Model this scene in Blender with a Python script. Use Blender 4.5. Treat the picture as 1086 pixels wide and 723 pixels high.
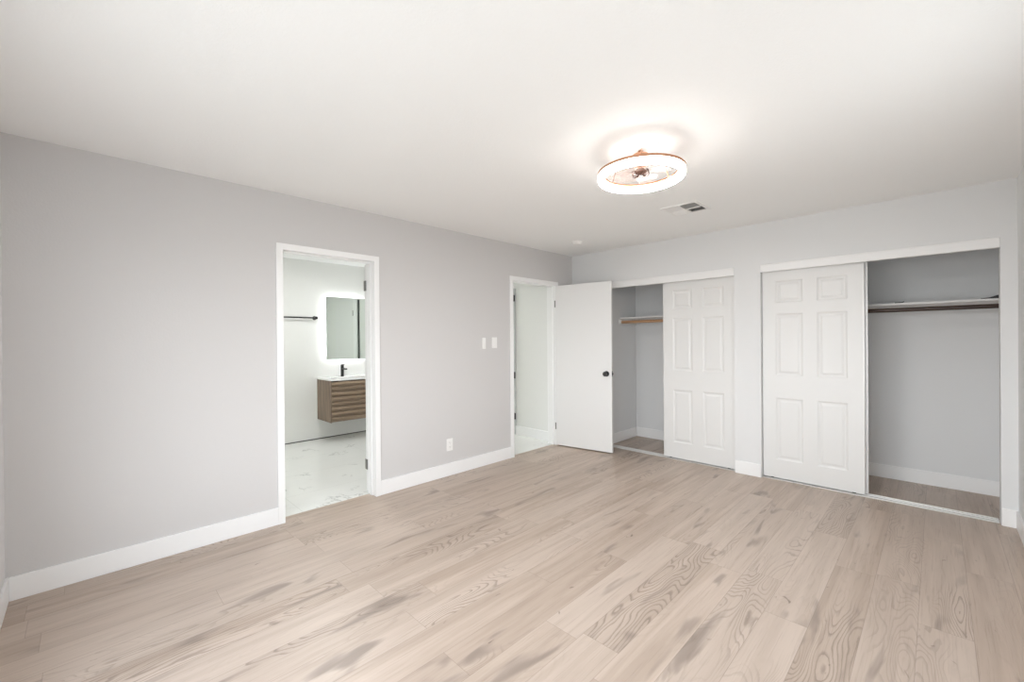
import bpy, bmesh, math, random
from mathutils import Vector, Matrix
R = math.radians
sc = bpy.context.scene
for o in list(bpy.data.objects):
    bpy.data.objects.remove(o)

# ------------------------------------------------------------------ camera
FPX, YAW, PITCH, ROLL = 451.19, -0.78426, -0.003055, -0.007998
CAM = Vector((3.4311, -4.5798, 1.3430))
f = Vector((math.sin(YAW)*math.cos(PITCH), math.cos(YAW)*math.cos(PITCH), math.sin(PITCH)))
rt = Vector((math.cos(YAW), -math.sin(YAW), 0)); up = rt.cross(f)
rt2 = rt*math.cos(ROLL) + up*math.sin(ROLL); up2 = -rt*math.sin(ROLL) + up*math.cos(ROLL)
cd = bpy.data.cameras.new('camera'); cam = bpy.data.objects.new('camera', cd); sc.collection.objects.link(cam)
cd.sensor_width = 36; cd.sensor_fit = 'HORIZONTAL'; cd.lens = FPX/1086*36; cd.clip_start = .02
M4 = Matrix((rt2, up2, -f)).transposed().to_4x4(); M4.translation = CAM
cam.matrix_world = M4
sc.camera = cam

# ------------------------------------------------------------------ light and exposure
sc.view_settings.view_transform = 'Standard'; sc.view_settings.look = 'None'
sc.view_settings.gamma = 1; sc.view_settings.use_curve_mapping = False
sc.view_settings.exposure = 0.40
try:
    cy = sc.cycles
    cy.max_bounces = 14; cy.diffuse_bounces = 10; cy.glossy_bounces = 5; cy.transmission_bounces = 8; cy.transparent_max_bounces = 8
    cy.sample_clamp_indirect = 6; cy.use_denoising = True
    cy.caustics_reflective = False; cy.caustics_refractive = False
except Exception:
    pass
WORLD_STRENGTH = 7.2
wd = bpy.data.worlds.new('sky'); sc.world = wd; wd.use_nodes = True
wnt = wd.node_tree; bg = wnt.nodes['Background']; bg.inputs[1].default_value = WORLD_STRENGTH
wtc = wnt.nodes.new('ShaderNodeTexCoord'); wsp = wnt.nodes.new('ShaderNodeSeparateXYZ'); wrp = wnt.nodes.new('ShaderNodeValToRGB'); wmr = wnt.nodes.new('ShaderNodeMapRange')
wnt.links.new(wtc.outputs['Generated'], wsp.inputs[0]); wnt.links.new(wsp.outputs[2], wmr.inputs['Value'])
wmr.inputs['From Min'].default_value = -1; wnt.links.new(wmr.outputs['Result'], wrp.inputs['Fac'])
for i, (p, c) in enumerate(((0, (.24, .25, .25)), (.44, (.36, .37, .37)), (.50, (.93, .965, 1)), (.60, (.90, .955, 1)), (1, (.55, .65, .78)))):
    e = wrp.color_ramp.elements[i] if i < 2 else wrp.color_ramp.elements.new(p)
    e.position = p; e.color = (*c, 1)
wnt.links.new(wrp.outputs['Color'], bg.inputs[0])
# openings of two unseen windows (behind and beside the camera)
WIN1 = (1.2, 3.65, .3, 1.95)       # rear wall: x0, x1, z0, z1
WIN2 = (-2.9, -2.0, .95, 2.1)    # right wall, added to light the left wall: y0, y1, z0, z1
def area(name, loc, rot, sx, sy, power=0, col=(1, 1, 1), portal=False):
    l = bpy.data.lights.new(name, 'AREA'); l.shape = 'RECTANGLE'; l.size = sx; l.size_y = sy
    l.energy = power; l.color = col
    o = bpy.data.objects.new(name, l); sc.collection.objects.link(o); o.location = loc; o.rotation_euler = rot
    if portal:
        l.cycles.is_portal = True
    return o
H = 2.44; X1 = 3.833; Y0 = -4.885
area('window_daylight', ((WIN1[0]+WIN1[1])/2, Y0-.14, (WIN1[2]+WIN1[3])/2), (R(90), 0, 0), WIN1[1]-WIN1[0], WIN1[3]-WIN1[2], portal=True)
area('window_daylight', (X1+.14, (WIN2[0]+WIN2[1])/2, (WIN2[2]+WIN2[3])/2), (R(90), 0, R(90)), WIN2[1]-WIN2[0], WIN2[3]-WIN2[2], portal=True)

# ------------------------------------------------------------------ materials
def mat(name, col, rough=.6, metal=0, bump=0, bscale=200, **kw):
    m = bpy.data.materials.new(name); m.use_nodes = True; nt = m.node_tree; b = nt.nodes['Principled BSDF']
    b.inputs['Base Color'].default_value = (*col, 1); b.inputs['Roughness'].default_value = rough; b.inputs['Metallic'].default_value = metal
    for k, v in kw.items():
        b.inputs[k.replace('_', ' ')].default_value = v
    if bump:
        tc = nt.nodes.new('ShaderNodeTexCoord'); n = nt.nodes.new('ShaderNodeTexNoise'); n.inputs['Scale'].default_value = bscale; n.inputs['Detail'].default_value = 2
        bp = nt.nodes.new('ShaderNodeBump'); bp.inputs['Strength'].default_value = bump; bp.inputs['Distance'].default_value = .002
        nt.links.new(tc.outputs['Object'], n.inputs['Vector']); nt.links.new(n.outputs['Fac'], bp.inputs['Height']); nt.links.new(bp.outputs['Normal'], b.inputs['Normal'])
    return m
M = {}
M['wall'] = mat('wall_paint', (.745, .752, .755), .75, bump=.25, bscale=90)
M['wall_dim'] = mat('wall_paint_dimmed', (.615, .604, .60), .75, bump=.25, bscale=90)  # same wall paint, darkened for the weaker light on the left wall
M['ceil'] = mat('ceiling_paint', (.90, .905, .90), .85, bump=.5, bscale=110)
M['bathwall'] = mat('bathroom_paint', (.80, .805, .787), .6)
M['trim'] = mat('white_trim_paint', (.86, .862, .86), .35)
M['door'] = mat('white_door_paint', (.75, .75, .74), .38)
M['leaf'] = mat('white_flush_door_paint', (.80, .80, .795), .45)
M['plastic'] = mat('white_plastic', (.85, .845, .83), .35)
M['black'] = mat('matte_black_metal', (.012, .012, .012), .35, 0)
M['dark'] = mat('dark_void', (.02, .02, .02), .8)
M['nickel'] = mat('brushed_nickel', (.24, .235, .225), .4, .8)
M['alu'] = mat('white_track_metal', (.75, .74, .72), .3, .3)
M['gold'] = mat('rose_gold', (.50, .26, .155), .35, .35)
M['bronze'] = mat('dark_bronze', (.12, .065, .05), .35, .3)
M['mirror'] = mat('mirror_glass', (.80, .86, .82), .01, 1)
M['ceramic'] = mat('white_ceramic', (.88, .88, .88), .12)
M['shelf'] = mat('white_shelf_board', (.80, .79, .77), .5)
M['hole'] = mat('shadowed_slot', (.12, .12, .12), .8)

def emis(name, col, s):
    m = bpy.data.materials.new(name); m.use_nodes = True; nt = m.node_tree; b = nt.nodes['Principled BSDF']
    b.inputs['Base Color'].default_value = (.8, .8, .8, 1)
    b.inputs['Emission Color'].default_value = (*col, 1); b.inputs['Emission Strength'].default_value = s
    return m
M['led'] = emis('warm_led_diffuser', (1, .935, .88), 13)
M['led_added'] = emis('added_led_glow', (1, .97, .945), 95)
M['led_cool'] = emis('cool_led_strip', (.95, .98, 1), 20)
M['unseen_lamp_panel'] = emis('unseen_lamp_panel', (1, 1, .98), 58)
M['added_lamp_hall'] = emis('added_hall_lamp_panel', (1, 1, .985), 62)

def clear_acrylic():
    m = bpy.data.materials.new('clear_acrylic'); m.use_nodes = True; nt = m.node_tree; b = nt.nodes['Principled BSDF']
    b.inputs['Base Color'].default_value = (.66, .52, .47, 1); b.inputs['Roughness'].default_value = .2; b.inputs['Alpha'].default_value = .22
    return m
M['acrylic'] = clear_acrylic()

class NT:
    """small helper for writing node maths"""
    def __init__(s, m): s.nt = m.node_tree; s.n = s.nt.nodes; s.l = s.nt.links
    def _in(s, sock, v):
        if isinstance(v, bpy.types.NodeSocket): s.l.new(v, sock)
        elif v is not None: sock.default_value = v
    def m(s, op, a=None, b=None, c=None):
        n = s.n.new('ShaderNodeMath'); n.operation = op
        for i, v in enumerate((a, b, c)):
            if v is not None: s._in(n.inputs[i], v)
        return n.outputs[0]
    def vec(s, x, y, z):
        n = s.n.new('ShaderNodeCombineXYZ')
        for i, v in enumerate((x, y, z)): s._in(n.inputs[i], v)
        return n.outputs[0]
    def noise(s, v, scale=1, detail=2, rough=.5, dist=0):
        n = s.n.new('ShaderNodeTexNoise'); s._in(n.inputs['Vector'], v)
        n.inputs['Scale'].default_value = scale; n.inputs['Detail'].default_value = detail; n.inputs['Roughness'].default_value = rough; n.inputs['Distortion'].default_value = dist
        return n.outputs['Fac']
    def white(s, v):
        n = s.n.new('ShaderNodeTexWhiteNoise'); n.noise_dimensions = '3D'; s._in(n.inputs['Vector'], v); return n.outputs['Value']
    def ramp(s, v, a, b, lo=0, hi=1, smooth=True):
        n = s.n.new('ShaderNodeMapRange'); n.interpolation_type = 'SMOOTHSTEP' if smooth else 'LINEAR'
        s._in(n.inputs['Value'], v); n.inputs['From Min'].default_value = a; n.inputs['From Max'].default_value = b
        n.inputs['To Min'].default_value = lo; n.inputs['To Max'].default_value = hi
        return n.outputs['Result']
    def mix(s, fac, a, b):
        n = s.n.new('ShaderNodeMix'); n.data_type = 'RGBA'; s._in(n.inputs['Factor'], fac)
        for k, v in ((6, a), (7, b)):
            if isinstance(v, bpy.types.NodeSocket): s.l.new(v, n.inputs[k])
            else: n.inputs[k].default_value = (*v, 1)
        return n.outputs[2]
    def xyz(s):
        g = s.n.new('ShaderNodeNewGeometry'); p = s.n.new('ShaderNodeSeparateXYZ'); s.l.new(g.outputs['Position'], p.inputs[0]); return p.outputs

def wood_floor():
    m = bpy.data.materials.new('oak_plank_floor'); m.use_nodes = True; t = NT(m); b = t.n['Principled BSDF']
    x, y, z = t.xyz()
    W, L = .18, 1.22
    u = t.m('DIVIDE', t.m('ADD', x, 9.055), W); row = t.m('FLOOR', u); fu = t.m('FRACT', u)
    off = t.white(t.vec(row, 3.3, 1.7))
    v = t.m('ADD', t.m('DIVIDE', t.m('ADD', y, 30.), L), off); colm = t.m('FLOOR', v); fv = t.m('FRACT', v)
    r1 = t.white(t.vec(row, colm, 5.1)); r2 = t.white(t.vec(row, colm, 9.7)); r3 = t.white(t.vec(row, colm, 2.9))
    zo = t.m('MULTIPLY', r1, 57.); yo = t.m('MULTIPLY', r2, 31.)
    # growth rings: level lines of a stretched noise, giving long cathedral arches
    fld = t.noise(t.vec(t.m('MULTIPLY', x, 5.0), t.m('MULTIPLY', t.m('ADD', y, yo), .95), zo), 1, 2.0, .42, .25)
    wob = t.noise(t.vec(t.m('MULTIPLY', x, 34), t.m('MULTIPLY', y, 9), zo), 1, 3, .6)
    rings = t.m('FRACT', t.m('ADD', t.m('MULTIPLY', fld, 34.), t.m('MULTIPLY', wob, .75)))
    line = t.m('MULTIPLY', t.ramp(rings, .55, .9), t.ramp(rings, 1.0, .93))
    cath = t.ramp(t.noise(t.vec(t.m('MULTIPLY', x, 4), t.m('MULTIPLY', y, .8), t.m('MULTIPLY', r3, 91.)), 1, 1), .45, .62)
    pl_c = t.ramp(r3, .45, .8)
    line = t.m('MULTIPLY', line, t.m('MULTIPLY', cath, t.m('ADD', t.m('MULTIPLY', pl_c, .85), .15)))
    # fine straight pores
    pores = t.ramp(t.noise(t.vec(t.m('MULTIPLY', x, 120), t.m('MULTIPLY', y, 3.2), zo), 1, 3, .65), .50, .74)
    # broad streaks along the board, and darker grey-brown heartwood patches
    streak = t.noise(t.vec(t.m('MULTIPLY', x, 16), t.m('MULTIPLY', t.m('ADD', y, yo), 1.0), zo), 1, 3, .55, .3)
    heart = t.ramp(t.noise(t.vec(t.m('MULTIPLY', x, 10.), t.m('MULTIPLY', t.m('ADD', y, yo), 2.0), t.m('ADD', zo, 8.)), 1, 2, .5, .6), .585, .72)
    knot = t.ramp(t.noise(t.vec(t.m('MULTIPLY', x, 22), t.m('MULTIPLY', y, 9), t.m('ADD', zo, 4.)), 1, 2, .5, .8), .735, .80)
    c = t.mix(t.ramp(streak, .3, .7), (.505, .406, .335), (.378, .293, .230))
    c = t.mix(t.m('MULTIPLY', t.ramp(r1, 0, 1, 0, 1, False), .55), c, (.525, .437, .372))
    c = t.mix(t.m('MULTIPLY', t.ramp(r2, .6, 1, 0, 1), .35), c, (.36, .28, .222))
    c = t.mix(t.m('MULTIPLY', heart, t.m('MULTIPLY', t.ramp(r2, .15, .7), .80)), c, (.235, .187, .155))
    c = t.mix(t.m('MULTIPLY', pores, .30), c, (.26, .20, .157))
    c = t.mix(t.m('MULTIPLY', line, .58), c, (.17, .127, .098))
    c = t.mix(t.m('MULTIPLY', knot, .75), c, (.14, .10, .08))
    # seams between the boards
    eu = t.m('MULTIPLY', t.m('MINIMUM', fu, t.m('SUBTRACT', 1., fu)), W)
    ev = t.m('MULTIPLY', t.m('MINIMUM', fv, t.m('SUBTRACT', 1., fv)), L)
    seam = t.ramp(t.m('MINIMUM', eu, ev), .0004, .0016, 1, 0)
    c = t.mix(t.m('MULTIPLY', seam, .5), c, (.18, .13, .10))
    t.l.new(c, b.inputs['Base Color'])
    t._in(b.inputs['Roughness'], t.ramp(pores, 0, 1, .36, .48))
    b.inputs['Specular IOR Level'].default_value = .45
    bp = t.n.new('ShaderNodeBump'); bp.inputs['Strength'].default_value = .25; bp.inputs['Distance'].default_value = .001
    t.l.new(t.m('SUBTRACT', 1., t.m('MAXIMUM', seam, t.m('MULTIPLY', line, .4))), bp.inputs['Height']); t.l.new(bp.outputs['Normal'], b.inputs['Normal'])
    return m
M['floor'] = wood_floor()

def marble_tile():
    m = bpy.data.materials.new('white_marble_tile'); m.use_nodes = True; t = NT(m); b = t.n['Principled BSDF']
    x, y, z = t.xyz()
    p = t.vec(x, t.m('MULTIPLY', y, .6), 0.)
    w = t.noise(t.vec(t.m('MULTIPLY', x, 1.6), t.m('ADD', t.m('MULTIPLY', y, 1.6), 4.0), 3.1), 1, 6, .62, .6)
    vein = t.ramp(t.m('ABSOLUTE', t.m('SUBTRACT', w, .5)), 0, .016, 1, 0)
    keep = t.ramp(t.noise(p, 3.2, 3), .50, .62)
    cloud = t.ramp(t.noise(p, 2.1, 5, .6), .45, .75)
    c = t.mix(t.m('MULTIPLY', cloud, .3), (.80, .81, .79), (.70, .71, .70))
    c = t.mix(t.m('MULTIPLY', t.m('MULTIPLY', vein, keep), .6), c, (.30, .31, .31))
    eu = t.m('PINGPONG', t.m('ADD', x, 8.33), .3); ev = t.m('PINGPONG', t.m('ADD', y, 12.98), .6)
    seam = t.ramp(t.m('MINIMUM', eu, ev), .001, .003, 1, 0)
    c = t.mix(t.m('MULTIPLY', seam, .4), c, (.45, .45, .44))
    t.l.new(c, b.inputs['Base Color']); b.inputs['Roughness'].default_value = .16
    return m
M['marble'] = marble_tile()

def wood(name, c1, c2, sx, sy, sz, rough=.5, con=(.35, .65), dist=.5):
    m = bpy.data.materials.new(name); m.use_nodes = True; t = NT(m); b = t.n['Principled BSDF']
    x, y, z = t.xyz()
    n = t.noise(t.vec(t.m('MULTIPLY', x, sx), t.m('MULTIPLY', y, sy), t.m('MULTIPLY', z, sz)), 1, 4, .6, dist)
    t.l.new(t.mix(t.ramp(n, *con), c1, c2), b.inputs['Base Color']); b.inputs['Roughness'].default_value = rough
    return m
M['vanity_side'] = wood('rustic_oak_side', (.27, .195, .14), (.15, .105, .075), 30, 30, 2.5)
M['vanity_slat'] = wood('rustic_oak_slat', (.33, .24, .165), (.16, .11, .075), 3, .9, 24, con=(.2, .8), dist=.05)
M['rod_light'] = wood('natural_wood_rod', (.50, .30, .17), (.40, .23, .12), 2, 40, 40)
M['rod_dark'] = wood('walnut_stained_rod', (.05, .024, .012), (.026, .012, .007), 2, 40, 40, .35)

# ------------------------------------------------------------------ mesh helpers
def new(): return bmesh.new()
def box(bm, x0, x1, y0, y1, z0, z1):
    vs = [bm.verts.new((x, y, z)) for x in (x0, x1) for y in (y0, y1) for z in (z0, z1)]
    for q in ((0, 1, 3, 2), (4, 6, 7, 5), (0, 4, 5, 1), (2, 3, 7, 6), (0, 2, 6, 4), (1, 5, 7, 3)):
        bm.faces.new([vs[i] for i in q])
    return bm
def cyl(bm, p0, p1, r0, r1=None, n=24, caps=True):
    p0, p1 = Vector(p0), Vector(p1); r1 = r0 if r1 is None else r1
    d = (p1-p0).normalized(); a = d.orthogonal().normalized(); b_ = d.cross(a)
    A = [bm.verts.new(p0+(a*math.cos(t)+b_*math.sin(t))*r0) for t in [2*math.pi*i/n for i in range(n)]]
    B = [bm.verts.new(p1+(a*math.cos(t)+b_*math.sin(t))*r1) for t in [2*math.pi*i/n for i in range(n)]]
    for i in range(n): bm.faces.new((A[i], A[(i+1) % n], B[(i+1) % n], B[i]))
    if caps: bm.faces.new(A[::-1]); bm.faces.new(B)
    return bm
def lathe(bm, c, prof, n=48, closed=False):
    """prof: list of (radius, z) turned round the vertical axis at c"""
    rings = []
    for r, z in prof:
        if r < 1e-6: rings.append([bm.verts.new((c[0], c[1], c[2]+z))])
        else: rings.append([bm.verts.new((c[0]+r*math.cos(2*math.pi*i/n), c[1]+r*math.sin(2*math.pi*i/n), c[2]+z)) for i in range(n)])
    pairs = list(zip(rings, rings[1:])) + ([(rings[-1], rings[0])] if closed else [])
    for A, B in pairs:
        for i in range(n):
            j = (i+1) % n
            if len(A) == 1 and len(B) == 1: continue
            if len(A) == 1: bm.faces.new((A[0], B[j], B[i]))
            elif len(B) == 1: bm.faces.new((A[i], A[j], B[0]))
            else: bm.faces.new((A[i], A[j], B[j], B[i]))
    return bm
def tube(bm, pts, r, n=10):
    pts = [Vector(p) for p in pts]; rings = []
    for i, p in enumerate(pts):
        d = (pts[min(i+1, len(pts)-1)]-pts[max(i-1, 0)]).normalized()
        a = d.cross(Vector((0, 0, 1)));  a = a.normalized() if a.length > 1e-3 else Vector((1, 0, 0)); b_ = d.cross(a)
        rings.append([bm.verts.new(p+(a*math.cos(t)+b_*math.sin(t))*r) for t in [2*math.pi*k/n for k in range(n)]])
    for A, B in zip(rings, rings[1:]):
        for i in range(n): bm.faces.new((A[i], A[(i+1) % n], B[(i+1) % n], B[i]))
    bm.faces.new(rings[0][::-1]); bm.faces.new(rings[-1])
    return bm
def obj(name, bm, m, parent=None, kind=None, label=None, cat=None, group=None, bevel=0, smooth=False, mw=None):
    bmesh.ops.recalc_face_normals(bm, faces=bm.faces)
    me = bpy.data.meshes.new(name); bm.to_mesh(me); bm.free()
    o = bpy.data.objects.new(name, me); sc.collection.objects.link(o)
    me.materials.append(M[m] if isinstance(m, str) else m)
    if smooth:
        for p in me.polygons: p.use_smooth = True
        me.set_sharp_from_angle(angle=R(38))
    if bevel:
        b = o.modifiers.new('bevel', 'BEVEL'); b.width = bevel; b.segments = 2; b.limit_method = 'ANGLE'; b.angle_limit = R(50)
    if mw is not None: o.matrix_world = mw
    if parent is not None:
        o.parent = parent
        if mw is None and parent.matrix_world != Matrix():
            pass
    tag(o, kind, label, cat, group)
    return o
def tag(o, kind=None, label=None, cat=None, group=None):
    for k, v in (('kind', kind), ('label', label), ('category', cat), ('group', group)):
        if v: o[k] = v
    return o
def thing(name, label, cat, loc=(0, 0, 0), rotz=0, group=None, kind=None):
    o = bpy.data.objects.new(name, None); sc.collection.objects.link(o); o.empty_display_size = .05
    o.location = loc; o.rotation_euler = (0, 0, rotz)
    return tag(o, kind, label, cat, group)
def S(name, bm, m, parent=None, bevel=0, **k): return obj(name, bm, m, parent, kind='structure', bevel=bevel, **k)

# ------------------------------------------------------------------ room shell
BD = .80          # closet back wall
# floors
S('floor', box(new(), -.105, X1, Y0, BD, -.05, 0), 'floor')
S('floor_bathroom', box(new(), -2.6, -.105, -3.9, -1.25, -.05, -.001), 'marble')
S('floor_hallway', box(new(), -3.2, -.055, -1.15, -.265, -.05, .0008), 'marble')
bm = new(); box(bm, -.12, X1, Y0, BD, H, H+.05); box(bm, -3.3, -.12, -4.0, -.165, H, H+.05)
S('ceiling', bm, 'ceil')
# left wall with the two doorways
D1 = (-3.544, -2.823); D2 = (-1.127, -.36); DH = 2.024
bm = new(); x0, x1 = -.12, 0
box(bm, x0, x1, Y0, D1[0]-.012, 0, H); box(bm, x0, x1, D1[0]-.012, D1[1]+.012, DH+.012, H)
box(bm, x0, x1, D1[1]+.012, D2[0]-.012, 0, H); box(bm, x0, x1, D2[0]-.012, D2[1]+.012, DH+.012, H)
box(bm, x0, x1, D2[1]+.012, 0, 0, H)
bmesh.ops.remove_doubles(bm, verts=bm.verts, dist=1e-5)
S('wall_left', bm, 'wall_dim')
# back wall with the two closet openings
C1 = (.485, 2.000); C2 = (2.236, 3.752); CH = 2.042
bm = new(); y0, y1 = 0, .10
box(bm, -.12, C1[0], y0, y1, 0, H); box(bm, C1[0], C1[1], y0, y1, CH, H); box(bm, C1[1], C2[0], y0, y1, 0, H)
box(bm, C2[0], C2[1], y0, y1, CH, H); box(bm, C2[1], X1, y0, y1, 0, H)
bmesh.ops.remove_doubles(bm, verts=bm.verts, dist=1e-5)
S('wall_back', bm, 'wall')
bm = new(); box(bm, .385, X1+.1, BD, BD+.1, 0, H); S('wall_closet_back', bm, 'wall')
bm = new(); box(bm, .385, .485, .10, BD, 0, H); S('wall_closet_left', bm, 'wall')
bm = new(); box(bm, 2.05, 2.15, .10, BD, 0, H); S('wall_closet_middle', bm, 'wall')
# right wall with the added window, and rear wall with its window
bm = new(); a, b_, c, d = WIN2
box(bm, X1, X1+.14, Y0, a, 0, H); box(bm, X1, X1+.14, a, b_, 0, c); box(bm, X1, X1+.14, a, b_, d, H); box(bm, X1, X1+.14, b_, BD, 0, H)
S('wall_right', bm, 'wall')
bm = new(); a, b_, c, d = WIN1
box(bm, -.12, a, Y0-.14, Y0, 0, H); box(bm, a, b_, Y0-.14, Y0, 0, c); box(bm, a, b_, Y0-.14, Y0, d, H); box(bm, b_, X1+.14, Y0-.14, Y0, 0, H)
S('wall_rear', bm, 'wall')
# window frames
def window(n, P):
    """P maps (along, depth, z) to world; frame sits in the opening"""
    a0, a1, z0, z1 = P[0]; put = P[1]
    bm = new()
    def bb(u0, u1, w0, w1): put(bm, u0, u1, .05, .10, w0, w1)
    bb(a0, a1, z0, z0+.04); bb(a0, a1, z1-.04, z1); bb(a0, a0+.04, z0, z1); bb(a1-.04, a1, z0, z1); mid = (a0+a1)/2; bb(mid-.025, mid+.025, z0, z1)
    S('window_%d' % n, bm, 'trim')
window(1, (WIN1, lambda bm, u0, u1, d0, d1, w0, w1: box(bm, u0, u1, Y0-d1, Y0-d0, w0, w1)))
window(2, (WIN2, lambda bm, u0, u1, d0, d1, w0, w1: box(bm, X1+d0, X1+d1, u0, u1, w0, w1)))

# bathroom and hallway shells
bm = new(); box(bm, -2.7, -2.6, -4.0, -1.25, 0, H); S('wall_bathroom_far', bm, 'bathwall')
bm = new(); box(bm, -2.7, -.12, -4.0, -3.9, 0, H); S('wall_bathroom_near', bm, 'bathwall')
bm = new(); box(bm, -3.3, -.12, -1.25, -1.15, 0, H); S('wall_bathroom_side', bm, 'bathwall')
# bathroom face of the bedroom partition
bm = new(); box(bm, -.124, -.12, -3.9, D1[0]-.05, 0, H); box(bm, -.124, -.12, D1[1]+.05, -1.25, 0, H); box(bm, -.124, -.12, D1[0]-.05, D1[1]+.05, DH+.05, H)
S('wall_bathroom_front', bm, 'bathwall')
bm = new(); box(bm, -3.3, -.12, -.265, -.165, 0, H); S('wall_hallway', bm, 'bathwall')
bm = new(); box(bm, -3.3, -3.2, -1.15, -.265, 0, H); S('wall_hallway_end', bm, 'bathwall')
# dark line where bathroom wall and floor tiles meet
S('trim_bathroom_line', box(new(), -2.6, -2.592, -3.9, -1.25, -.001, .008), mat('dark_line', (.06, .06, .06), .5))

# baseboards
BH, BT = .125, .013
def base(name, x0, x1, y0, y1, m='trim'): return S(name, box(new(), x0, x1, y0, y1, 0, BH), m, bevel=.003)
CW = .046; CT = .014    # door casing width / thickness
base('baseboard_left', 0, BT, Y0+BT, D1[0]-CW)
base('baseboard_left_centre', 0, BT, D1[1]+CW, D2[0]-CW)
base('baseboard_left_far', 0, BT, D2[1]+CW, 0)
base('baseboard_rear', 0, X1-BT, Y0, Y0+BT)
base('baseboard_right', X1-BT, X1, Y0, -BT)
base('baseboard_back', BT, C1[0], -BT, 0)
base('baseboard_back_centre', C1[1]+.003, C2[0]-.003, -BT, 0)
base('baseboard_back_right', C2[1]+.003, X1, -BT, 0)
base('baseboard_closet_back', .485+BT, 2.05, BD-BT, BD)
base('baseboard_closet_side', .485, .485+BT, .10, BD)
base('baseboard_closet_back_right', 2.15+BT, X1-BT, BD-BT, BD)
base('baseboard_closet_side_left', 2.15, 2.15+BT, .10, BD)
base('baseboard_closet_side_right', X1-BT, X1, .10, BD)
base('baseboard_hallway', -3.2, -.125, -.265-BT, -.265)

# door frames: jamb lining, stop and casing on the bedroom face, one mesh each
def doorframe(name, a, b_, jx0, jx1):
    bm = new()
    t = .012
    # lining
    box(bm, jx0, jx1, a-t, a, 0, DH+t); box(bm, jx0, jx1, b_, b_+t, 0, DH+t); box(bm, jx0, jx1, a, b_, DH, DH+t)
    # casing, bedroom face
    box(bm, 0, CT, a-CW, a, 0, DH+CW); box(bm, 0, CT, b_, b_+CW, 0, DH+CW); box(bm, 0, CT, a, b_, DH, DH+CW)
    # casing, far face
    box(bm, jx0-CT, jx0, a-CW, a, 0, DH+CW); box(bm, jx0-CT, jx0, b_, b_+CW, 0, DH+CW); box(bm, jx0-CT, jx0, a, b_, DH, DH+CW)
    return S(name, bm, 'trim', bevel=.0015)
t1 = doorframe('trim_1', D1[0], D1[1], -.124, 0)
t2 = doorframe('trim_2', D2[0], D2[1], -.124, 0)
# stops
bm = new(); sx = (-.085, -.050)
box(bm, *sx, D1[0], D1[0]+.010, 0, DH-.010); box(bm, *sx, D1[1]-.010, D1[1], 0, DH-.010); box(bm, *sx, D1[0], D1[1], DH-.010, DH)
S('door_stop', bm, 'trim', t1)
bm = new(); sx = (-.072, -.040)
box(bm, *sx, D2[0], D2[0]+.010, 0, DH-.010); box(bm, *sx, D2[1]-.010, D2[1], 0, DH-.010); box(bm, *sx, D2[0], D2[1], DH-.010, DH)
S('door_stop', bm, 'trim', t2)

def hinge(parent, x, y, z, ux, uy, m='nickel', h=.09, w=.03, kn=.006):
    """butt hinge: a leaf plate spanning from the pin in direction (ux, uy), the pin standing at (x, y)"""
    bm = new(); n = 5
    for k in range(n):
        cyl(bm, (x, y, z-h/2+k*h/n+.0008), (x, y, z-h/2+(k+1)*h/n-.0008), kn, n=12)
    nx, ny = -uy*.0012, ux*.0012
    vs = []
    for zz in (z-h/2, z+h/2):
        for s, e in ((0, 1), (0, -1), (w, -1), (w, 1)):
            vs.append(bm.verts.new((x+ux*s+nx*e, y+uy*s+ny*e, zz)))
    for q in ((0, 1, 2, 3), (4, 7, 6, 5), (0, 4, 5, 1), (1, 5, 6, 2), (2, 6, 7, 3), (3, 7, 4, 0)): bm.faces.new([vs[i] for i in q])
    return obj('hinge', bm, m, parent)

# bathroom door, swung right round against the bathroom side of the partition
d1 = S('door_1', box(new(), -.176, -.141, D1[1]+.004, D1[1]+.71, .012, DH-.006), 'leaf', bevel=.002)
for z in (1.83, .25): hinge(d1, -.1415, D1[1]-.004, z, -1, .0, w=.034)
def knob(parent, p, d, m='black'):
    """round door knob with its rose, at p, sticking out along d"""
    p = Vector(p); d = Vector(d).normalized()
    bm = new(); prof = [(0, 0), (.032, 0), (.032, .006), (.028, .010), (.011, .012), (.010, .028), (.018, .034), (.026, .042), (.028, .052), (.025, .060), (.014, .066), (0, .067)]
    lathe(bm, (0, 0, 0), prof, 28)
    bmesh.ops.transform(bm, matrix=Vector((0, 0, 1)).rotation_difference(d).to_matrix().to_4x4(), verts=bm.verts)
    bmesh.ops.translate(bm, vec=p, verts=bm.verts)
    return obj('knob', bm, m, parent, smooth=True)
knob(d1, (-.176, D1[1]+.65, .95), (-1, 0, 0))

# bedroom entry door: flush leaf standing open into the room, in its own frame of axes
ANG = R(9.5); LW = .742
d2 = S('door_2', box(new(), 0, LW, 0, .035, .013, 2.018), 'leaf', bevel=.002,
       label='white flush entry door with a black knob, standing open beside the left closet', cat='door')
d2.location = (.020, -.378, 0); d2.rotation_euler = (0, 0, ANG)
knob(d2, (LW-.062, 0, 1.0-.065), (0, -1, 0)); knob(d2, (LW-.062, .035, 1.0-.065), (0, 1, 0))
lt = obj('latch_plate', box(new(), LW-.001, LW+.0015, .006, .029, .905, .965), 'nickel', d2)
obj('latch_bolt', box(new(), LW+.001, LW+.011, .011, .024, .927, .943), 'dark', lt)
for z in (1.79, .25): hinge(d2, -.004, -.004, z, -1, .0, w=.008, kn=.006, h=.085)

# hallway: jamb of a further door with three dark hinges, seen past the entry door frame
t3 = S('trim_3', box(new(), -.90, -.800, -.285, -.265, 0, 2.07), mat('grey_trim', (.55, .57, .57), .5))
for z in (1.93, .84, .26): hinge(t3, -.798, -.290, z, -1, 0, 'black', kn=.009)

# closet headers
S('trim_4', box(new(), C1[0], C1[1], -.010, .020, 1.964, CH), 'trim', bevel=.004)
S('trim_5', box(new(), C2[0], C2[1], -.010, .020, 1.968, CH), 'trim', bevel=.004)
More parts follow.
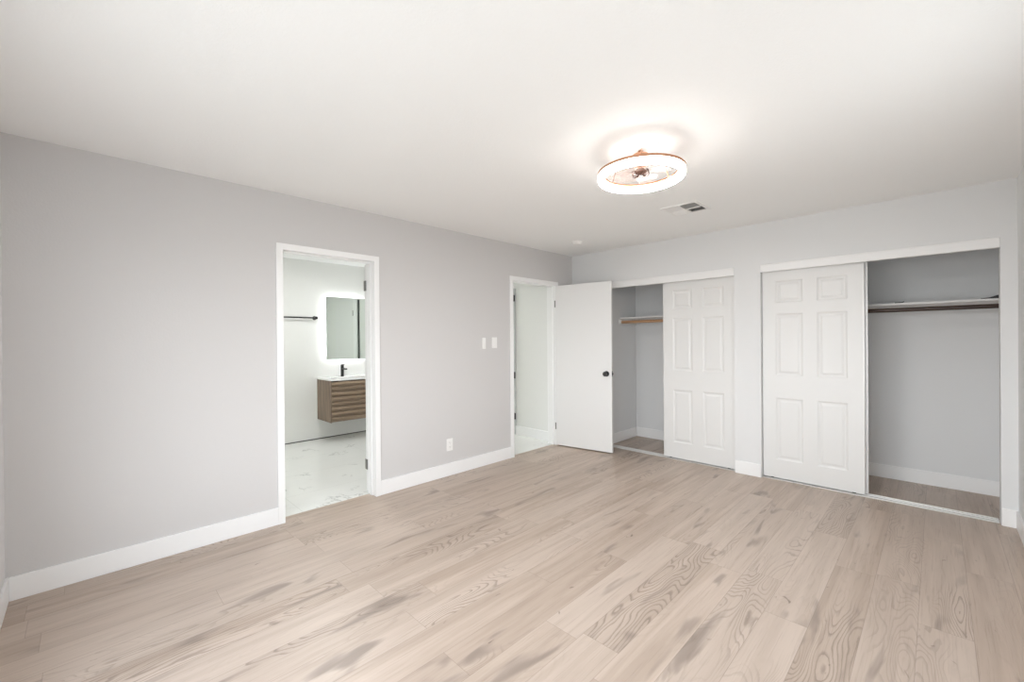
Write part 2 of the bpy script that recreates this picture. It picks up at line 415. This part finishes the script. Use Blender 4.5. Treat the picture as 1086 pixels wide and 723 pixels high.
# header top lip with a rounded edge
for c, n in ((C1, 6), (C2, 7)):
    bm = new(); box(bm, c[0], c[1], -.014, -.004, CH-.010, CH); S('trim_%d' % n, bm, 'trim', bevel=.003)

# ------------------------------------------------------------------ closet doors
def panel_door(w, h, t=.035):
    """six-panel moulded door, front face on y = 0 looking towards -y, depth to +y"""
    bm = new()
    us = [0, .109*w/.764, .327*w/.764, .437*w/.764, .655*w/.764, w]
    zs = [0, .172, .757, .970, 1.552, 1.655, 1.862, h]
    prof = [(0, 0), (.006, .004), (.014, .0075), (.024, .0075), (.040, .0025)]
    def v(u, y, z): return bm.verts.new((u, y, z))
    for i in range(5):
        for j in range(7):
            u0, u1, z0, z1 = us[i], us[i+1], zs[j], zs[j+1]
            if i in (1, 3) and j in (1, 3, 5):
                prev = None
                for ins, dep in prof:
                    ring = [v(u0+ins, dep, z0+ins), v(u1-ins, dep, z0+ins), v(u1-ins, dep, z1-ins), v(u0+ins, dep, z1-ins)]
                    if prev:
                        for k in range(4): bm.faces.new((prev[k], prev[(k+1) % 4], ring[(k+1) % 4], ring[k]))
                    prev = ring
                bm.faces.new(prev)
            else:
                bm.faces.new((v(u0, 0, z0), v(u1, 0, z0), v(u1, 0, z1), v(u0, 0, z1)))
    # sides and back
    A = [v(0, 0, 0), v(w, 0, 0), v(w, 0, h), v(0, 0, h)]; B = [v(0, t, 0), v(w, t, 0), v(w, t, h), v(0, t, h)]
    for k in range(4): bm.faces.new((A[k], B[k], B[(k+1) % 4], A[(k+1) % 4]))
    bm.faces.new(B[::-1])
    bmesh.ops.remove_doubles(bm, verts=bm.verts, dist=1e-5)
    return bm
def closet_door(x, y, w, label, group=None):
    d = thing('closet_door', label, 'closet door', (x, y, .016), 0, group, kind='thing')
    h = 1.968
    obj('door_panel', panel_door(w, h), 'door', d)
    # thin edge strips, as on a metal-framed bypass door
    bm = new(); box(bm, -.003, 0, -.001, .036, 0, h); obj('edge_strip', bm, 'alu', d)
    bm = new(); box(bm, w, w+.003, -.001, .036, 0, h); obj('edge_strip', bm, 'alu', d)
    for u in (.07, w-.07):
        bm = new(); box(bm, u-.012, u+.012, .010, .026, -.009, .0); obj('roller', bm, 'dark', d)
    return d
closet_door(1.241, .048, .752, 'white six-panel sliding door of the left closet, next to the open entry door')
closet_door(2.243, .048, .754, 'white six-panel sliding door in front, covering the left half of the right closet')
closet_door(2.262, .090, .754, 'white sliding door behind the front one of the right closet, only its thin edge showing')

def track(c, label):
    t = thing('floor_track', label, 'door track', (c[0], .03, 0), 0, kind='thing')
    L = c[1]-c[0]-.004
    bm = new(); box(bm, .002, L, .0, .10, 0, .0035); obj('track_plate', bm, 'alu', t, bevel=.001)
    for y in (.0, .055, .097):
        bm = new(); box(bm, .002, L, y, y+.003, .0035, .0075); obj('rail', bm, 'alu', t)
    return t
track(C1, 'white metal floor track under the sliding doors of the left closet')
track(C2, 'white metal floor track along the opening of the right closet')

# ------------------------------------------------------------------ closet shelves and rods
def closet_shelf(x0, x1, z, label, left_cleat=True, back=.0):
    s = thing('closet_shelf', label, 'shelf', (x0, BD, z), 0, kind='thing')
    w = x1-x0
    obj('shelf_board', box(new(), .001, w-.001, -.40, -.0005, -.018, 0), 'shelf', s, bevel=.002)
    bm = new(); box(bm, .0015, .019, -.44, -.0005, -.090, -.0185); obj('side_cleat', bm, 'shelf', s, bevel=.002)
    bm = new(); box(bm, w-.019, w-.0015, -.44, -.0005, -.090, -.0185); obj('side_cleat', bm, 'shelf', s, bevel=.002)
    bm = new(); box(bm, .0195, w-.0195, -.019, -.0005, -.058, -.0185); obj('back_cleat', bm, 'shelf', s, bevel=.002)
    return s
closet_shelf(.485, 2.05, 1.624, 'white shelf board with wooden side cleats in the left closet')
closet_shelf(2.15, X1, 1.634, 'long white shelf board across the open right closet')
def closet_rod(x0, x1, y, z, m, label, r=.0175):
    s = thing('closet_rod', label, 'rod', (x0, y, z), 0, kind='thing')
    obj('rod', cyl(new(), (.021, 0, 0), (x1-x0-.021, 0, 0), r, n=24), m, s, smooth=True)
    for u, d in ((.0195, 1), (x1-x0-.0195, -1)):
        bm = new(); cyl(bm, (u, 0, 0), (u+d*.003, 0, 0), .029, n=24); cyl(bm, (u+d*.003, 0, 0), (u+d*.016, 0, 0), .0235, .0225, n=24)
        obj('socket', bm, 'shelf' if m == 'rod_light' else 'dark', s, smooth=True)
closet_rod(.485, 2.05, .375, 1.560, 'rod_light', 'light natural wood hanging rod in the left closet', .0185)
closet_rod(2.15, X1, .36, 1.572, 'rod_dark', 'dark walnut-stained hanging rod under the shelf in the right closet', .0175)
# small dark things lying on the right closet's shelf
bm = new()
pr = [(0, 0), (.10, 0), (.10, .026), (.088, .026), (.05, .011), (0, .004)]
A = [bm.verts.new((u, 0, w)) for u, w in pr]; B = [bm.verts.new((u, .022, w)) for u, w in pr]
bm.faces.new(A); bm.faces.new(B[::-1])
for i in range(len(pr)): bm.faces.new((A[i], B[i], B[(i+1) % len(pr)], A[(i+1) % len(pr)]))
o = obj('shelf_bracket', bm, 'black', kind='thing', label='small black wedge-shaped bracket lying at the right end of the closet shelf', cat='bracket'); o.location = (3.68, .403, 1.634)
bm = new(); tube(bm, [(0, 0, .0035), (.03, .002, .0035), (.052, .004, .005), (.058, .004, .012)], .0032, 8)
o = obj('hook', bm, 'black', kind='thing', label='tiny dark metal hook lying on the closet shelf near its left end', cat='hook', smooth=True); o.location = (3.175, .405, 1.634)

# ------------------------------------------------------------------ ceiling fan light
LC = (2.221, -2.300); ZB = 2.264; RO = .2437; HH = .048
fan = thing('ceiling_fan_light', 'round rose gold ceiling fan light with a glowing ring and clear blades', 'ceiling light', (LC[0], LC[1], H), 0, kind='thing')
dz = ZB-H
bm = new(); lathe(bm, (0, 0, 0), [(RO, dz+.034), (RO+.0015, dz+.036), (RO+.0015, dz+HH), (RO-.038, dz+HH), (RO-.038, dz+.040), (RO-.0355, dz+.038), (RO-.0355, dz+HH-.004), (RO-.003, dz+HH-.004), (RO-.003, dz+.034)], 96, closed=True)
obj('ring_housing', bm, 'gold', fan, smooth=True)
bm = new(); lathe(bm, (0, 0, 0), [(RO-.001, dz+.0345), (RO-.001, dz+.008), (RO-.004, dz+.003), (RO-.0305, dz+.003), (RO-.0335, dz+.010), (RO-.0335, dz+.036)], 96)
obj('ring_diffuser', bm, 'led', fan, smooth=True)
bm = new(); lathe(bm, (0, 0, 0), [(RO-.006, dz+.0028), (RO-.010, dz), (RO-.026, dz), (RO-.029, dz+.0028)], 96, closed=True)  # brighter underside added to the ring, lights the room without washing the ceiling
obj('ring_added_glow', bm, 'led_added', fan, smooth=True)
bm = new(); lathe(bm, (0, 0, 0), [(0, -.001), (.115, -.001), (.115, -.008), (.10, -.011), (0, -.011)], 48)
obj('ceiling_plate', bm, 'plastic', fan, smooth=True)
bm = new(); lathe(bm, (0, 0, 0), [(0, -.0115), (.014, -.0115), (.014, -.030), (.044, -.033), (.044, -.040), (.038, -.044), (.012, -.046), (.011, -.088), (0, -.088)], 48)
obj('ceiling_canopy', bm, 'gold', fan, smooth=True)
for k in range(3):
    a = R(180+120*k); ca, sa = math.cos(a), math.sin(a)
    pts = [(ca*r, sa*r, z) for r, z in ((.038, -.037), (.10, -.042), (.135, -.056), (.165, -.085), (.185, dz+HH-.012), (RO-.036, dz+HH-.004))]
    obj('support_arm', tube(new(), pts, .0035, 10), 'bronze' if k == 0 else 'gold', fan, smooth=True)
bm = new(); lathe(bm, (0, 0, 0), [(0, -.084), (.030, -.085), (.037, -.090), (.037, -.100), (.030, -.106), (.014, -.108), (.014, -.124), (0, -.124)], 32)
mo = obj('motor', bm, 'gold', fan, smooth=True)
bm = new(); lathe(bm, (0, 0, 0), [(0, -.120), (.026, -.121), (.036, -.127), (.036, -.138), (.028, -.146), (.010, -.149), (0, -.149)], 32)
hubo = obj('hub', bm, 'bronze', fan, smooth=True)
for k in range(8):
    a = 2*math.pi*k/8; ca, sa = math.cos(a), math.sin(a)
    pts = [(ca*.012, sa*.012, -.153), (ca*.034, sa*.034, -.156), (ca*.049, sa*.049, -.147), (ca*.049, sa*.049, -.132), (ca*.037, sa*.037, -.123)]
    obj('hub_loop', tube(new(), pts, .0032, 8), 'bronze', hubo, smooth=True)
for k in range(5):
    a0 = 2*math.pi*k/5+.35; bm = new(); n = 12; top = []; bot = []
    for i in range(n+1):
        s = i/n; r = .036+s*.150; wdt = .020+.042*math.sin(math.pi*min(1, s*1.02)**.85)*1.0+.010*s; sw = .5*s*s
        for lst, dzz in ((top, .0012), (bot, -.0012)):
            row = []
            for e in (-1, 0, 1):
                ang = a0+sw; cx, cy_ = r*math.cos(ang), r*math.sin(ang); tx, ty = -math.sin(ang), math.cos(ang)
                wl = wdt*(1-.75*max(0, s-.8)/.2) if s > .8 else wdt
                row.append(bm.verts.new((cx+tx*e*wl, cy_+ty*e*wl, -.130+e*.010+(.002 if e == 0 else 0)+dzz)))
            lst.append(row)
    for i in range(n):
        for j in range(2):
            bm.faces.new((top[i][j], top[i][j+1], top[i+1][j+1], top[i+1][j])); bm.faces.new((bot[i][j], bot[i+1][j], bot[i+1][j+1], bot[i][j+1]))
        bm.faces.new((top[i][0], top[i+1][0], bot[i+1][0], bot[i][0])); bm.faces.new((top[i][2], bot[i][2], bot[i+1][2], top[i+1][2]))
    bm.faces.new((top[0][0], bot[0][0], bot[0][1], top[0][1])); bm.faces.new((top[0][1], bot[0][1], bot[0][2], top[0][2]))
    bm.faces.new((top[n][0], top[n][1], bot[n][1], bot[n][0])); bm.faces.new((top[n][1], top[n][2], bot[n][2], bot[n][1]))
    obj('fan_blade', bm, 'acrylic', fan, smooth=True)

# ------------------------------------------------------------------ ceiling vent
vc = (1.935, -.992); v = thing('ceiling_vent', 'square white four-way air vent in the ceiling beyond the fan light', 'air vent', (vc[0], vc[1], H), 0, kind='thing')
hw = .152
bm = new()
for a, b_, c, d in ((-hw, hw, -hw, -hw+.028), (-hw, hw, hw-.028, hw), (-hw, -hw+.028, -hw+.028, hw-.028), (hw-.028, hw, -hw+.028, hw-.028)): box(bm, a, b_, c, d, -.007, -.0005)
obj('frame', bm, 'plastic', v, bevel=.002)
q = hw-.028
bm = new(); box(bm, -q, q, -q, q, -.002, -.0005); obj('duct_shade', bm, 'hole', v)  # flat dark sheet, its colour stands for the shade inside the duct
def louvers(x0, x1, y0, y1, axis, tilt):
    bm = new(); n = 7
    for k in range(n):
        s = (k+.5)/n
        if axis == 'x':   # blades run along x
            y = y0+(y1-y0)*s; dy = tilt*.007
            P = [(x0, y-dy, -.002), (x1, y-dy, -.002), (x1, y+dy, -.013), (x0, y+dy, -.013)]; off = Vector((0, .0012, 0))
        else:
            x = x0+(x1-x0)*s; dx = tilt*.007
            P = [(x-dx, y0, -.002), (x-dx, y1, -.002), (x+dx, y1, -.013), (x+dx, y0, -.013)]; off = Vector((.0012, 0, 0))
        A = [bm.verts.new(Vector(p)-off/2) for p in P]; B = [bm.verts.new(Vector(p)+off/2) for p in P]
        bm.faces.new(A); bm.faces.new(B[::-1])
        for i in range(4): bm.faces.new((A[i], B[i], B[(i+1) % 4], A[(i+1) % 4]))
    obj('louver_bank', bm, 'plastic', v)
g_ = .004
louvers(-q, -g_, -q, -g_, 'y', -1); louvers(g_, q, -q, -g_, 'x', -1)
louvers(-q, -g_, g_, q, 'x', 1); louvers(g_, q, g_, q, 'y', 1)
bm = new(); box(bm, -g_, g_, -q, q, -.013, -.002); box(bm, -q, q, -g_, g_, -.013, -.002); obj('divider', bm, 'plastic', v)

# smoke detector
sd = thing('smoke_detector', 'small round white smoke detector on the ceiling near the corner', 'smoke detector', (.578, -.668, H), 0, kind='thing')
bm = new(); lathe(bm, (0, 0, 0), [(0, -.0005), (.060, -.0005), (.060, -.012), (.056, -.014), (0, -.014)], 40); obj('mount', bm, 'plastic', sd, smooth=True)
bm = new(); lathe(bm, (0, 0, 0), [(0, -.0145), (.052, -.0145), (.052, -.026), (.046, -.034), (.020, -.037), (0, -.037)], 40); obj('cover', bm, 'plastic', sd, smooth=True)

# ------------------------------------------------------------------ switches and outlet on the left wall
sp = thing('remote_holder', 'narrow white wall control beside the light switch', 'wall control', (0, -1.573, 1.306), 0, kind='thing')
obj('body', box(new(), .0005, .016, -.021, .021, -.060, .060), 'plastic', sp, bevel=.004)
obj('button', box(new(), .016, .018, -.009, .009, .008, .036), 'plastic', sp, bevel=.001)
sw = thing('light_switch', 'white light switch plate next to the entry doorway', 'light switch', (0, -1.416, 1.312), 0, kind='thing')
obj('plate', box(new(), .0005, .006, -.037, .037, -.059, .059), 'plastic', sw, bevel=.002)
obj('rocker', box(new(), .006, .011, -.016, .016, -.032, .032), 'plastic', sw, bevel=.002)
for z in (-.047, .047):
    obj('screw', cyl(new(), (.006, 0, z), (.0075, 0, z), .003, n=12), 'plastic', sw)
ot = thing('power_outlet', 'white double power outlet low on the left wall above the baseboard', 'outlet', (0, -2.032, .305), 0, kind='thing')
obj('plate', box(new(), .0005, .006, -.037, .037, -.060, .060), 'plastic', ot, bevel=.002)
for z in (-.022, .022):
    s_ = obj('socket', box(new(), .006, .009, -.017, .017, z-.015, z+.015), 'plastic', ot, bevel=.004)
    bm = new(); box(bm, .009, .0095, -.008, -.006, z-.004, z+.007); box(bm, .009, .0095, .006, .008, z-.004, z+.006); cyl(bm, (.009, 0, z-.009), (.0095, 0, z-.009), .0022, n=10)
    obj('slots', bm, 'hole', s_)

# ------------------------------------------------------------------ bathroom
BX = -2.6
vn = thing('bathroom_vanity', 'wall-hung wooden vanity with ridged front and white sink top', 'vanity', (BX, -1.945, 0), 0, kind='thing')
VY = .375; VZ0, VZ1 = .280, .822; VD = .455
bm = new(); box(bm, .001, VD-.0225, -VY, VY, VZ0, VZ1-.012); obj('carcass', bm, 'vanity_side', vn, bevel=.002)
obj('side_panel', box(new(), .001, VD+.001, -VY-.016, -VY-.0005, VZ0-.004, VZ1), 'vanity_side', vn, bevel=.001)
obj('side_panel', box(new(), .001, VD+.001, VY+.0005, VY+.016, VZ0-.004, VZ1), 'vanity_side', vn, bevel=.001)
# drawer front: horizontal ridges
dr = None
ns = 8; ph = (VZ1-.014-VZ0)/ns
for half in (0, 1):
    bm = new()
    for k in range(ns//2):
        z0 = VZ0+(half*ns//2+k)*ph
        P = [(VD-.0215, z0+.0), (VD-.018, z0+.0), (VD-.018, z0+.020), (VD+.004, z0+.024), (VD+.010, z0+.032), (VD+.010, z0+ph-.010), (VD+.004, z0+ph-.002), (VD-.018, z0+ph-.0005), (VD-.0215, z0+ph-.0005)]
        A = [bm.verts.new((x, -VY, z)) for x, z in P]; B = [bm.verts.new((x, VY, z)) for x, z in P]
        bm.faces.new(A); bm.faces.new(B[::-1])
        for i in range(len(P)): bm.faces.new((A[i], B[i], B[(i+1) % len(P)], A[(i+1) % len(P)]))
    obj('drawer', bm, 'vanity_slat', vn)
# sink top: slab with a sunk basin
bm = new(); w0, w1 = -VY-.020, VY+.020; zt, zb = VZ1+.022, VZ1+.001
us = [.001, .12, VD-.05, VD+.012]; vs_ = [w0, -.27, .27, w1]
def basin(bm):
    for i in range(3):
        for j in range(3):
            if i == 1 and j == 1: continue
            bm.faces.new([bm.verts.new((us[a], vs_[b], zt)) for a, b in ((i, j), (i+1, j), (i+1, j+1), (i, j+1))])
    prev = [bm.verts.new((a, b, zt)) for a, b in ((us[1], vs_[1]), (us[2], vs_[1]), (us[2], vs_[2]), (us[1], vs_[2]))]
    for ins, dp in ((.010, .004), (.030, .07), (.06, .085)):
        rg = [bm.verts.new((a, b, zt-dp)) for a, b in ((us[1]+ins, vs_[1]+ins), (us[2]-ins, vs_[1]+ins), (us[2]-ins, vs_[2]-ins), (us[1]+ins, vs_[2]-ins))]
        for k in range(4): bm.faces.new((prev[k], prev[(k+1) % 4], rg[(k+1) % 4], rg[k]))
        prev = rg
    bm.faces.new(prev)
    A = [bm.verts.new((a, b, zt)) for a, b in ((us[0], w0), (us[3], w0), (us[3], w1), (us[0], w1))]
    B = [bm.verts.new((a, b, zb)) for a, b in ((us[0], w0), (us[3], w0), (us[3], w1), (us[0], w1))]
    for k in range(4): bm.faces.new((A[k], B[k], B[(k+1) % 4], A[(k+1) % 4]))
    bmesh.ops.remove_doubles(bm, verts=bm.verts, dist=1e-5)
    return bm
obj('sink_top', basin(bm), 'ceramic', vn)
FT = VZ1+.022
fc = thing('faucet', 'black single-lever faucet on the white bathroom sink', 'faucet', (BX+.075, -2.016, FT), 0, kind='thing')
bm = new(); cyl(bm, (0, 0, 0), (0, 0, .004), .027, n=28); cyl(bm, (0, 0, .004), (0, 0, .150), .021, n=28); obj('body', bm, 'black', fc, smooth=True)
bm = new(); box(bm, .012, .135, -.013, .013, .100, .118); obj('spout', bm, 'black', fc, bevel=.003)
bm = new(); cyl(bm, (0, 0, .151), (0, 0, .166), .021, n=28); box(bm, -.004, .060, -.006, .006, .164, .172); obj('lever', bm, 'black', fc, bevel=.001)
# backlit mirror
mr = thing('backlit_mirror', 'frameless rectangular mirror with a glowing white halo above the vanity', 'mirror', (BX, -1.935, 1.524), 0, kind='thing')
mw, mh = .288, .4405
obj('glass', box(new(), .034, .040, -mw, mw, -mh, mh), 'mirror', mr)
obj('housing', box(new(), .001, .0335, -mw+.05, mw-.05, -mh+.05, mh-.05), 'plastic', mr)
bm = new()
for a, b_, c, d in ((-mw+.022, mw-.022, mh-.044, mh-.022), (-mw+.022, mw-.022, -mh+.022, -mh+.044), (-mw+.022, -mw+.044, -mh+.046, mh-.046), (mw-.044, mw-.022, -mh+.046, mh-.046)):
    box(bm, .012, .030, a, b_, c, d)
obj('light_strip', bm, 'led_cool', mr)
# towel bar
tb = thing('towel_bar', 'black towel bar on the bathroom wall left of the mirror', 'towel bar', (BX, -2.655, 1.660), 0, kind='thing')
obj('bar', cyl(new(), (.062, -.29, 0), (.062, .312, 0), .0095, n=16), 'black', tb, smooth=True)
for y in (-.27, .29):
    bm = new(); cyl(bm, (.001, y, 0), (.010, y, 0), .027, n=28); cyl(bm, (.010, y, 0), (.078, y, 0), .019, .019, n=20); obj('wall_post', bm, 'black', tb, smooth=True)
# door and dark strip on the bathroom's side wall, seen in the mirror
d3 = S('door_3', box(new(), -1.31, -.56, -1.262, -1.2505, .01, 2.02), 'leaf')
for z in (1.83, .25): hinge(d3, -1.318, -1.268, z, 1, 0, w=.02, kn=.008)
S('trim_8', box(new(), -1.46, -1.322, -1.268, -1.2505, 0, 2.07), 'trim')
S('trim_9', box(new(), -1.528, -1.512, -1.275, -1.2505, 0, 2.05), mat('dark_grey_edge', (.08, .09, .085), .5))
# unseen lamp of the bathroom, and one added to light the hallway
def panel_lamp(name, loc, label, r=.16, m='unseen_lamp_panel'):
    t = thing(name, label, 'ceiling light', loc, 0, kind='thing')
    bm = new(); lathe(bm, (0, 0, 0), [(0, -.0005), (r+.015, -.0005), (r+.015, -.028), (r, -.028), (r, -.020), (0, -.020)], 40); obj('rim', bm, 'plastic', t, smooth=True)
    bm = new(); lathe(bm, (0, 0, 0), [(0, -.0205), (r-.001, -.0205), (r-.001, -.028), (r*.8, -.032), (0, -.034)], 40); obj('diffuser', bm, m, t, smooth=True)
panel_lamp('unseen_ceiling_light', (-1.35, -2.7, H), 'unseen round white ceiling light inside the bathroom')
panel_lamp('unseen_ceiling_light', (-2.5, -.70, H), 'unseen round white ceiling light added to light the hallway', m='added_lamp_hall')
